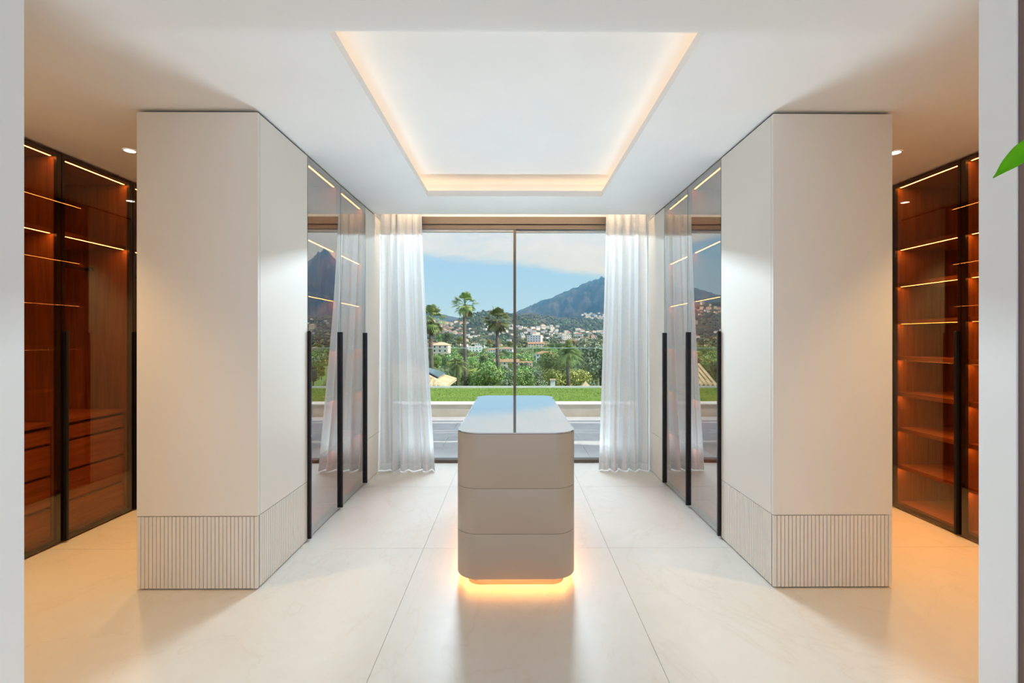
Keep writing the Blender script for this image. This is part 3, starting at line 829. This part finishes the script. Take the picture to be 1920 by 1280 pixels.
def clear(x, y, r=1.0):
    for hx, hy, hr in house_spots:
        if abs(x - hx) < hr * r and -hr * 1.9 * r < (y - hy) < hr * r: return False
    return True

# ------------------------------------------------------------------ houses
def house_parts(w, d, h, roof, wallm, roofm, storeys=2, small=False):
    wall = MB().box(-w / 2, w / 2, -d / 2, d / 2, -3.0, h)
    if roof == 'flat': wall.box(-w / 2 - .15, w / 2 + .15, -d / 2 - .15, d / 2 + .15, h, h + .35)
    win_ = []
    if not small:
        n = max(2, int(w / 3.2))
        for s_ in range(storeys):
            for i in range(n):
                xc = -w / 2 + w * (i + .5) / n; zc = h / storeys * (s_ + .5)
                win_.append((xc - .55, xc + .55, -d / 2 - .06, -d / 2 + .1, zc - .6, zc + .75))
    rf = None
    if roof in ('hip', 'gable'):
        e = .5; rh = min(w, d) * .24; rl = max(0, w - d) / 2 if roof == 'hip' else w / 2 + e
        A = [(-w / 2 - e, -d / 2 - e, h), (w / 2 + e, -d / 2 - e, h), (w / 2 + e, d / 2 + e, h), (-w / 2 - e, d / 2 + e, h), (-rl, 0, h + rh), (rl, 0, h + rh)]
        rf = MB(); lo = [(x, y, z - .18) for x, y, z in A[:4]]
        rf.poly([A[0], A[1], A[5], A[4]]); rf.poly([A[2], A[3], A[4], A[5]]); rf.poly([A[1], A[2], A[5]]); rf.poly([A[3], A[0], A[4]])
        for i in range(4): rf.poly([lo[i], lo[(i + 1) % 4], A[(i + 1) % 4], A[i]])
        rf.poly([lo[3], lo[2], lo[1], lo[0]])
    return (wall.mesh('wall', wallm), win_, rf.mesh('roof', roofm) if rf else None)
win_mesh = {}
HV = [house_parts(16, 10, 6.2, 'hip', M['house_white'], M['terracotta']), house_parts(13, 9, 6.4, 'flat', M['house_white'], None), house_parts(22, 10, 5.8, 'gable', M['house_cream'], M['terracotta']),
      house_parts(12, 9, 8.6, 'hip', M['house_cream'], M['sand_tile'], 3), house_parts(18, 11, 8.5, 'flat', M['house_white'], None, 3), house_parts(14, 10, 6.2, 'hip', M['house_pink'], M['terracotta'])]
def house(kind, x, y, sc, rz, label, group=None, parts=True, z=None):
    t = thing('villa', label, 'house', (x, y, zsurf(x, y)), group)
    t.rotation_euler = (0, 0, rz); t.scale = (sc, sc, sc)
    wall, wn, rf = HV[kind]
    inst('wall', wall, (0, 0, 0), t)
    if rf: inst('roof', rf, (0, 0, 0), t)
    if parts:
        for k, bx in enumerate(wn):
            key = (kind, k)
            if key not in win_mesh: win_mesh[key] = B(*bx).mesh('window', M['window_dark'])
            inst('window', win_mesh[key], (0, 0, 0), t)
    house_spots.append((x, y, 13 * sc))
    return t
# near, recognisable villas : base pixel, kind, width in px, label
NEAR = [(828, 668, 3, 30, 'cream multi-storey villa with tiled roof at the left below the palms'),
        (812, 655, 5, 22, 'pink rendered villa just left of the cream multi-storey one'),
        (888, 664, 4, 30, 'large white flat-roofed apartment villa left of the window mullion'),
        (924, 664, 0, 22, 'white villa with tiled roof behind the trunk of the middle palm'),
        (950, 690, 2, 46, 'long low terracotta-roofed row just left of the window mullion'),
        (983, 688, 2, 30, 'long low terracotta-roofed row just right of the window mullion'),
        (950, 664, 0, 26, 'white tiled villa above the long terracotta row'),
        (1005, 652, 2, 30, 'peach walled long house right of the mullion'),
        (1003, 641, 4, 26, 'broad grey white apartment block right of the mullion'),
        (1022, 676, 0, 34, 'white villa with wide tan tiled roof among the trees at centre right'),
        (1118, 664, 1, 24, 'white cubic modern villa at the right beside the curtain'),
        (1108, 640, 0, 18, 'small white tiled villa above the cubic modern villa'),
        (900, 652, 1, 18, 'small white cubic house above the apartment villa'),
        (1062, 636, 1, 16, 'small white cubic house on the far slope at centre right'),
        (1085, 632, 0, 16, 'small white tiled house on the far slope below the woods')]
for px, py, k, wpx, lab in NEAR:
    x, y = at_px(px, py)
    W0 = (16, 13, 22, 12, 18, 14)[k]
    house(k, x, y, wpx / 853 * y / W0, random.uniform(-.3, .3), lab)
rh_ = random.Random(31)
import re
KW = ['white red-roofed', 'white cubic', 'long cream', 'tall cream', 'broad white', 'pink red-roofed']
def named(lab, grp, k):
    return re.sub(r'^(small|tiny) .*?(house|villa)', lambda q: q.group(1) + ' ' + KW[k] + ' ' + q.group(2), lab), KW[k] + ' among the ' + grp
def cluster(n, px0, px1, py0, py1, kinds, w0, w1, lab, grp, sname=None):
    for _ in range(n):
        for _t in range(30):
            px, py = rh_.uniform(px0, px1), rh_.uniform(py0, py1)
            x, y = at_px(px, py)
            if clear(x, y, .9): break
        else: continue
        k = rh_.choice(kinds); W0 = (16, 13, 22, 12, 18, 14)[k]
        house(k, x, y, rh_.uniform(w0, w1) / 853 * y / W0, rh_.uniform(-.5, .5), *named(lab, grp, k), False)
cluster(38, 803, 866, 604, 627, (5, 5, 3, 0), 4.5, 8, 'small pinkish house in the hillside town at the left', 'houses of the pinkish hillside town')
cluster(26, 868, 962, 604, 634, (1, 4, 0), 4.5, 8, 'small white house at the foot of the green hill', 'white houses at the foot of the green hill')
cluster(46, 968, 1058, 612, 638, (0, 1, 1, 4), 5, 9, 'small white house on the slope right of the mullion', 'white houses on the slope right of the mullion')
cluster(40, 1050, 1135, 618, 646, (0, 1, 4), 5, 9, 'small white house in the wooded suburb at the right', 'white houses in the wooded suburb')
cluster(14, 800, 960, 640, 662, (0, 3, 1), 7, 12, 'small villa among the trees left of the mullion', 'villas among the trees left of the mullion')
cluster(20, 1235, 1355, 612, 668, (0, 1, 3), 6, 11, 'small villa in the valley seen in the left mirror doors', 'villas seen in the left mirror doors')
cluster(26, 560, 690, 600, 668, (0, 5, 3, 1), 6, 11, 'small villa in the valley seen in the right mirror doors', 'villas seen in the right mirror doors')
# villages up on the foothills
def hill_cluster(n, s0, s1, t0, t1, D, w0, w1, kinds, lab, grp):
    for _ in range(n):
        s, t = rh_.uniform(s0, s1), rh_.uniform(t0, t1); k = rh_.choice(kinds); W0 = (16, 13, 22, 12, 18, 14)[k]
        x, dd = at_px(962 + 853 * s, 633 - 853 * t)
        if not clear(x, dd, .8): continue
        house(k, x, dd, rh_.uniform(w0, w1) / 853 * dd / W0, rh_.uniform(-.5, .5), *named(lab, grp, k), False)
hill_cluster(46, .150, .2, .041, .054, 2330, 3.0, 5.5, (1, 1, 0, 4), 'tiny white house of the far village under the mountain', 'white houses of the far mountain village')
hill_cluster(24, -.47, -.39, .05, .075, 2250, 3.5, 7, (5, 3, 0), 'tiny house on the left foothill', 'houses on the left foothill')
hill_cluster(10, .36, .46, .03, .042, 2250, 3, 6, (1, 0), 'tiny white house under the sharp peak', 'white houses under the sharp peak')

# near neighbour roof at the left with solar panel
nb = thing('tiled_villa', 'neighbouring villa with sandy tiled hip roof and solar panel at the left', 'villa', (-7.7, 33, -6.6))
ox, oy = -9.2, 33.0
ez = -1.78
xe, xw, yf, yb_ = -4.45, -10.9, 30.0, 36.0
rz_ = ez + 1.25
ry = (yf + yb_) / 2
B(xw + .5, xe - .55, yf + .6, yb_ - .5, -6.9, ez - .06).build('wall', M['house_cream'], nb)
A = [(xw, yf, ez), (xe, yf, ez), (xe, yb_, ez), (xw, yb_, ez), (xw + 3, ry, rz_), (xe - 3, ry, rz_)]
rf = MB(); lo = [(x, y, z - .22) for x, y, z in A[:4]]
rf.poly([A[0], A[1], A[5], A[4]]); rf.poly([A[2], A[3], A[4], A[5]]); rf.poly([A[1], A[2], A[5]]); rf.poly([A[3], A[0], A[4]])
for i in range(4): rf.poly([lo[i], lo[(i + 1) % 4], A[(i + 1) % 4], A[i]])
rf.poly(lo[::-1])
roof = rf.build('roof', M['sand_tile'], nb)
tl = MB().tube([(0, 0, 0), (0, 3.0, 1.25)], [.10, .10], 7).mesh('roof_tile_row', M['sand_tile'])
for i in range(21):
    x = xe - 0.15 - i * .30
    f = 1.0 if x < xe - 3.0 else max(0.03, (xe - x) / 3.0)
    inst('roof_tile_row', tl, Vector((x, yf, ez)) - wloc(nb), nb, 0, (1, f, f))
nv_ = Vector((1.25, 0, 3.0)).normalized()
def rp(u, y, h): return tuple(Vector((xe - u, y, ez + u * 1.25 / 3.0)) + nv_ * h)
spb = MB()
qd = [(0.75, 31.55), (0.75, 35.05), (2.35, 33.55), (2.35, 32.45)]
a = [rp(u, y, .10) for u, y in qd]; b = [rp(u, y, .17) for u, y in qd]
spb.poly(b)
for i in range(4): spb.poly([a[i], a[(i + 1) % 4], b[(i + 1) % 4], b[i]])
spb.poly(a[::-1])
spb.build('solar_panel', M['solar'], nb)
# small near roofs at the right
x, y = 4.3, 52.0
sm1 = thing('garden_pavilion', 'small sandy roof peeking over the lawn edge at the right', 'pavilion', (8.3, 52, ground(8.3, 52)))
zb = ground(8.3, 52); rd_ = MB(); ap = (8.3, 52, -3.55)
cs = [(7.6, 51.3, -4.35), (9.0, 51.3, -4.35), (9.0, 52.7, -4.35), (7.6, 52.7, -4.35)]
for i in range(4): rd_.poly([cs[i], cs[(i + 1) % 4], ap])
rd_.poly(cs[::-1]); rd_.build('roof', M['sand_tile'], sm1)
B(7.75, 8.85, 51.45, 52.55, zb - .5, -4.36).build('wall', M['house_cream'], sm1)
sm2 = thing('chimney', 'white rendered chimney rising among the shrubs at centre right', 'chimney', (4.4, 50, ground(4.4, 50)))
MB().box(4.12, 4.62, 49.8, 50.3, ground(4.4, 50) - .5, -3.3).build('stack', M['house_white'], sm2)
MB().box(4.05, 4.69, 49.73, 50.37, -3.299, -3.15).build('cap', M['house_pink'], sm2)

# ------------------------------------------------------------------ palms
def fan_palm(seed, n=58, R_=1.12):
    rd = random.Random(seed); mb = MB()
    for i in range(n):
        az_ = rd.random() * 6.28; elv = R(-58 + 140 * ((i + .5) / n) ** 0.85)
        dv = Vector((math.cos(az_) * math.cos(elv), math.sin(az_) * math.cos(elv), math.sin(elv)))
        pl_ = R_ * rd.uniform(.75, 1.0)
        b = dv * pl_ - Vector((0, 0, .12 * pl_ * (1 - math.sin(elv))))
        side = dv.cross(Vector((0, 0, 1))).normalized(); upv = side.cross(dv)
        mb.poly([side * .03, b + side * .02, b - side * .02, side * -.03])
        L = R_ * rd.uniform(.6, 1.12); k = 13
        for j in range(k):
            a = R(-78 + 156 * j / (k - 1)); a2 = R(156 / (k - 1) * .46)
            def dr(a): return dv * math.cos(a) + side * math.sin(a)
            ll = L * (1 - .25 * abs(math.sin(a)))
            tip = b + dr(a) * ll - Vector((0, 0, ll * .32)); mid1 = b + dr(a - a2) * ll * .6; mid2 = b + dr(a + a2) * ll * .6
            mb.poly([b, mid1, tip, mid2])
    return mb.mesh('crown', M['palm'])
def skirt(seed, n=20):
    rd = random.Random(seed); mb = MB()
    for i in range(n):
        a = rd.random() * 6.28; r = rd.uniform(.5, .9)
        c, s = math.cos(a), math.sin(a); L = rd.uniform(1.1, 2.0)
        o_ = Vector((c * .18, s * .18, rd.uniform(-.5, .1)))
        e_ = Vector((c * r, s * r, -L)); sd_ = Vector((-s, c, 0)) * rd.uniform(.15, .32)
        mb.poly([o_, o_.lerp(e_, .5) + Vector((c, s, 0)) * .25 + sd_, e_, o_.lerp(e_, .5) + Vector((c, s, 0)) * .25 - sd_])
    return mb.mesh('dry_skirt', M['palm_dry'])
def feather_palm(seed, n=60, L0=3.0):
    rd = random.Random(seed); mb = MB()
    for i in range(n):
        az_ = rd.random() * 6.28; elv = R(-20 + 95 * ((i + .5) / n))
        L = L0 * rd.uniform(.85, 1.1); pts = []
        dv = Vector((math.cos(az_), math.sin(az_), 0)); side = Vector((-dv.y, dv.x, 0))
        for k in range(9):
            u = k / 8
            pts.append(dv * (L * u * math.cos(elv) * (1 - .12 * u)) + Vector((0, 0, L * (u * math.sin(elv) - .62 * u * u))))
        for k in range(1, 9):
            w = .52 * math.sin(math.pi * min(1, .12 + k / 9)) + .08
            for sg in (-1, 1):
                for f in (0.0, .5):
                    p = pts[k - 1].lerp(pts[k], f)
                    tdir = (pts[k] - pts[k - 1]).normalized()
                    tip = p + side * sg * w + tdir * w * .6 - Vector((0, 0, w * .45))
                    mb.poly([p, p + tdir * .09, tip])
    return mb.mesh('crown', M['palm'])
def palm(label, px, py, D, rad, kind, seed, hair=True):
    s = (px - 962) / 853; x = s * D; zc = EYE + (633 - py) / 853 * D; gz = ground(x, D)
    t = thing('palm_tree', label, 'palm', (x, D, gz))
    h = zc - gz; sc = rad / 1.9 if kind == 'fan' else rad / 2.7
    MB().tube([(x, D, gz - .4), (x + .1, D, gz + h * .35), (x - .08, D, gz + h * .7), (x, D, zc - .1)], [.32 * sc + .05, .24 * sc + .03, .20 * sc + .03, .2 * sc + .03], 8).build('trunk', M['bark'], t)
    inst('crown', fan_palm(seed) if kind == 'fan' else feather_palm(seed), (0, 0, h), t, 0, sc)
    if kind == 'fan': inst('dry_skirt', skirt(seed), (0, 0, h - .1 * sc), t, 0, sc)
    return t
palm('tallest fan palm standing against the sky at centre left', 872, 569, 70, 2.15, 'fan', 1)
palm('fan palm just left of the window mullion', 933, 598, 72, 2.35, 'fan', 2)
palm('fan palm partly behind the left curtain', 809, 598, 62, 2.3, 'fan', 3)
palm('highest fan palm hidden behind the left curtain edge', 772, 552, 66, 2.0, 'fan', 4)
palm('large feathery palm among the trees at the right', 1066, 664, 58, 2.6, 'feather', 5)
palm('low feathery palm above the neighbouring villa at the left', 858, 684, 62, 2.2, 'feather', 6)
palm('feathery palm low behind the left mirror door view', 1330, 660, 60, 2.6, 'feather', 7)

# scatter of trees
rt = random.Random(77); cnt = 0; tries = 0
EXPL = [(1085, 712, 70, 3, .55), (1112, 690, 85, 3, .62), (1117, 676, 90, 2, .6), (1040, 692, 85, 1, .8), (1050, 715, 60, 3, .5),
        (930, 702, 80, 1, .7), (985, 710, 75, 1, .6), (1000, 715, 70, 4, .5), (900, 712, 70, 3, .6), (880, 705, 80, 1, .8),
        (915, 715, 60, 1, .55), (1020, 702, 100, 1, .9), (955, 716, 65, 4, .5), (1128, 672, 75, 4, .7)]
for px, py, D, k, sc in EXPL:
    x = (px - 962) / 853 * D; zc = EYE + (633 - py) / 853 * D
    tree(k, x, D, (zc - zsurf(x, D)) / (4.6, 4.2, 4.8, 3.6, 3.9, 5.0)[k], KL[k] + ' on the slope below the lawn', KL[k] + 's on the slope below the lawn'); cnt += 1
MID = [(905, 654, 24, 4), (918, 652, 22, 3), (935, 652, 22, 4), (862, 652, 24, 1), (842, 648, 26, 0), (825, 648, 24, 1), (832, 648, 20, 5), (812, 642, 20, 4), (1064, 657, 24, 1), (1048, 664, 22, 0), (1034, 660, 18, 0), (1078, 652, 20, 3),
       (1092, 652, 18, 0), (955, 655, 16, 0), (1012, 664, 16, 1), (808, 690, 34, 4), (820, 690, 26, 1), (870, 680, 26, 0), (975, 704, 22, 1), (1125, 646, 18, 0), (946, 706, 18, 0), (1108, 652, 14, 1)]
for px, yb, hp, k in MID:
    x, D = at_px(px, yb)
    tree(k, x, D, hp / 853 * D / 7.2, KL[k] + ' among the valley villas', KL[k] + 's among the valley villas'); cnt += 1
while cnt < 290 and tries < 6000:
    tries += 1
    s = rt.uniform(-.56, .56); D = math.exp(rt.uniform(math.log(55), math.log(1300)))
    if abs(s) > .2 and abs(s) < .34 and rt.random() < .8: continue
    x = s * D; g = ground(x, D); k = rt.choice((0, 0, 1, 1, 2, 3, 4, 5)); 
    sc = rt.uniform(.55, 1.1) if D < 300 else rt.uniform(.9, 1.7)
    top = (g + 7.0 * sc - EYE) / D
    ytop = 633 - top * 853; ybase = 633 - (g - EYE) / D * 853
    ymin = 694 if D < 110 else (678 if D < 220 else (650 if D < 420 else 612))
    if ytop < ymin or ytop > 730: continue
    if .11 < s < .18 and 110 < D < 340: continue
    if not clear(x, D, 1.0): continue
    wh = 'mirrored in the right wardrobe doors' if s < -.2 else ('mirrored in the left wardrobe doors' if s > .2 else ('left of the window mullion' if s < 0 else 'right of the window mullion'))
    dp = 'close below the lawn' if D < 120 else ('halfway down the valley' if D < 400 else 'far across the valley')
    tree(k, x, D, sc, KL[k] + ' ' + dp + ', ' + wh, KL[k] + 's ' + dp + ', ' + wh); cnt += 1
# remaining far woodland, joined
fw = MB(); rf_ = random.Random(3)
for _ in range(11000):
    s = rf_.uniform(-.22, .22) if rf_.random() < .6 else rf_.choice((-1, 1)) * rf_.uniform(.34, .5)
    near = rf_.random() < .25
    D = math.exp(rf_.uniform(math.log(330), math.log(900))) if near else rf_.uniform(900, 2450)
    x = s * D; g = zsurf(x, D)
    if not clear(x, D, 1.2): continue
    r = rf_.uniform(1.6, 3.6) * (1 + D / 2200)
    if near:
        mi = rf_.choice((0, 0, 1, 1, 2, 3)); c = Vector((x, D, g + r * .7))
        for q in range(46):
            dv = Vector((rf_.gauss(0, 1), rf_.gauss(0, 1), rf_.gauss(0, .8))).normalized()
            p = c + dv * r * rf_.uniform(.7, 1.1)
            nn = (dv + Vector((rf_.gauss(0, .5), rf_.gauss(0, .5), rf_.gauss(0, .5)))).normalized(); u = nn.orthogonal().normalized(); w = nn.cross(u); l = r * rf_.uniform(.16, .32)
            fw.poly([p - u * l, p - w * l * .7, p + u * l, p + w * l * .7], mi)
        continue
    mi = rf_.choice((4, 4, 4, 5, 5, 0))
    vs_ = []
    for (a, b) in ((0, .9), (.7, .55), (1, -.1), (.8, -.7)):
        for k in range(6 if a else 1):
            an = k * 1.047 + rf_.uniform(-.4, .4); rr = r * a * rf_.uniform(.65, 1.25)
            vs_.append((x + rr * math.cos(an), D + rr * math.sin(an), g + r * .45 + r * .8 * b * rf_.uniform(.7, 1.3)))
    n = len(fw.v); fw.v += vs_
    for k in range(6):
        j = (k + 1) % 6
        fw.f.append((n, n + 1 + k, n + 1 + j)); fw.f.append((n + 1 + k, n + 7 + k, n + 7 + j, n + 1 + j)); fw.f.append((n + 7 + k, n + 13 + k, n + 13 + j, n + 7 + j)); fw.m += [mi] * 3; fw.sm += [True] * 3
tag(fw.build('woodland', [M['leaf_dark'], M['leaf_mid'], M['leaf_grey'], M['leaf_yellow'], M['far_leaf'], M['far_olive']]), 'distant woodland covering the valley', 'woodland', None, 'stuff')
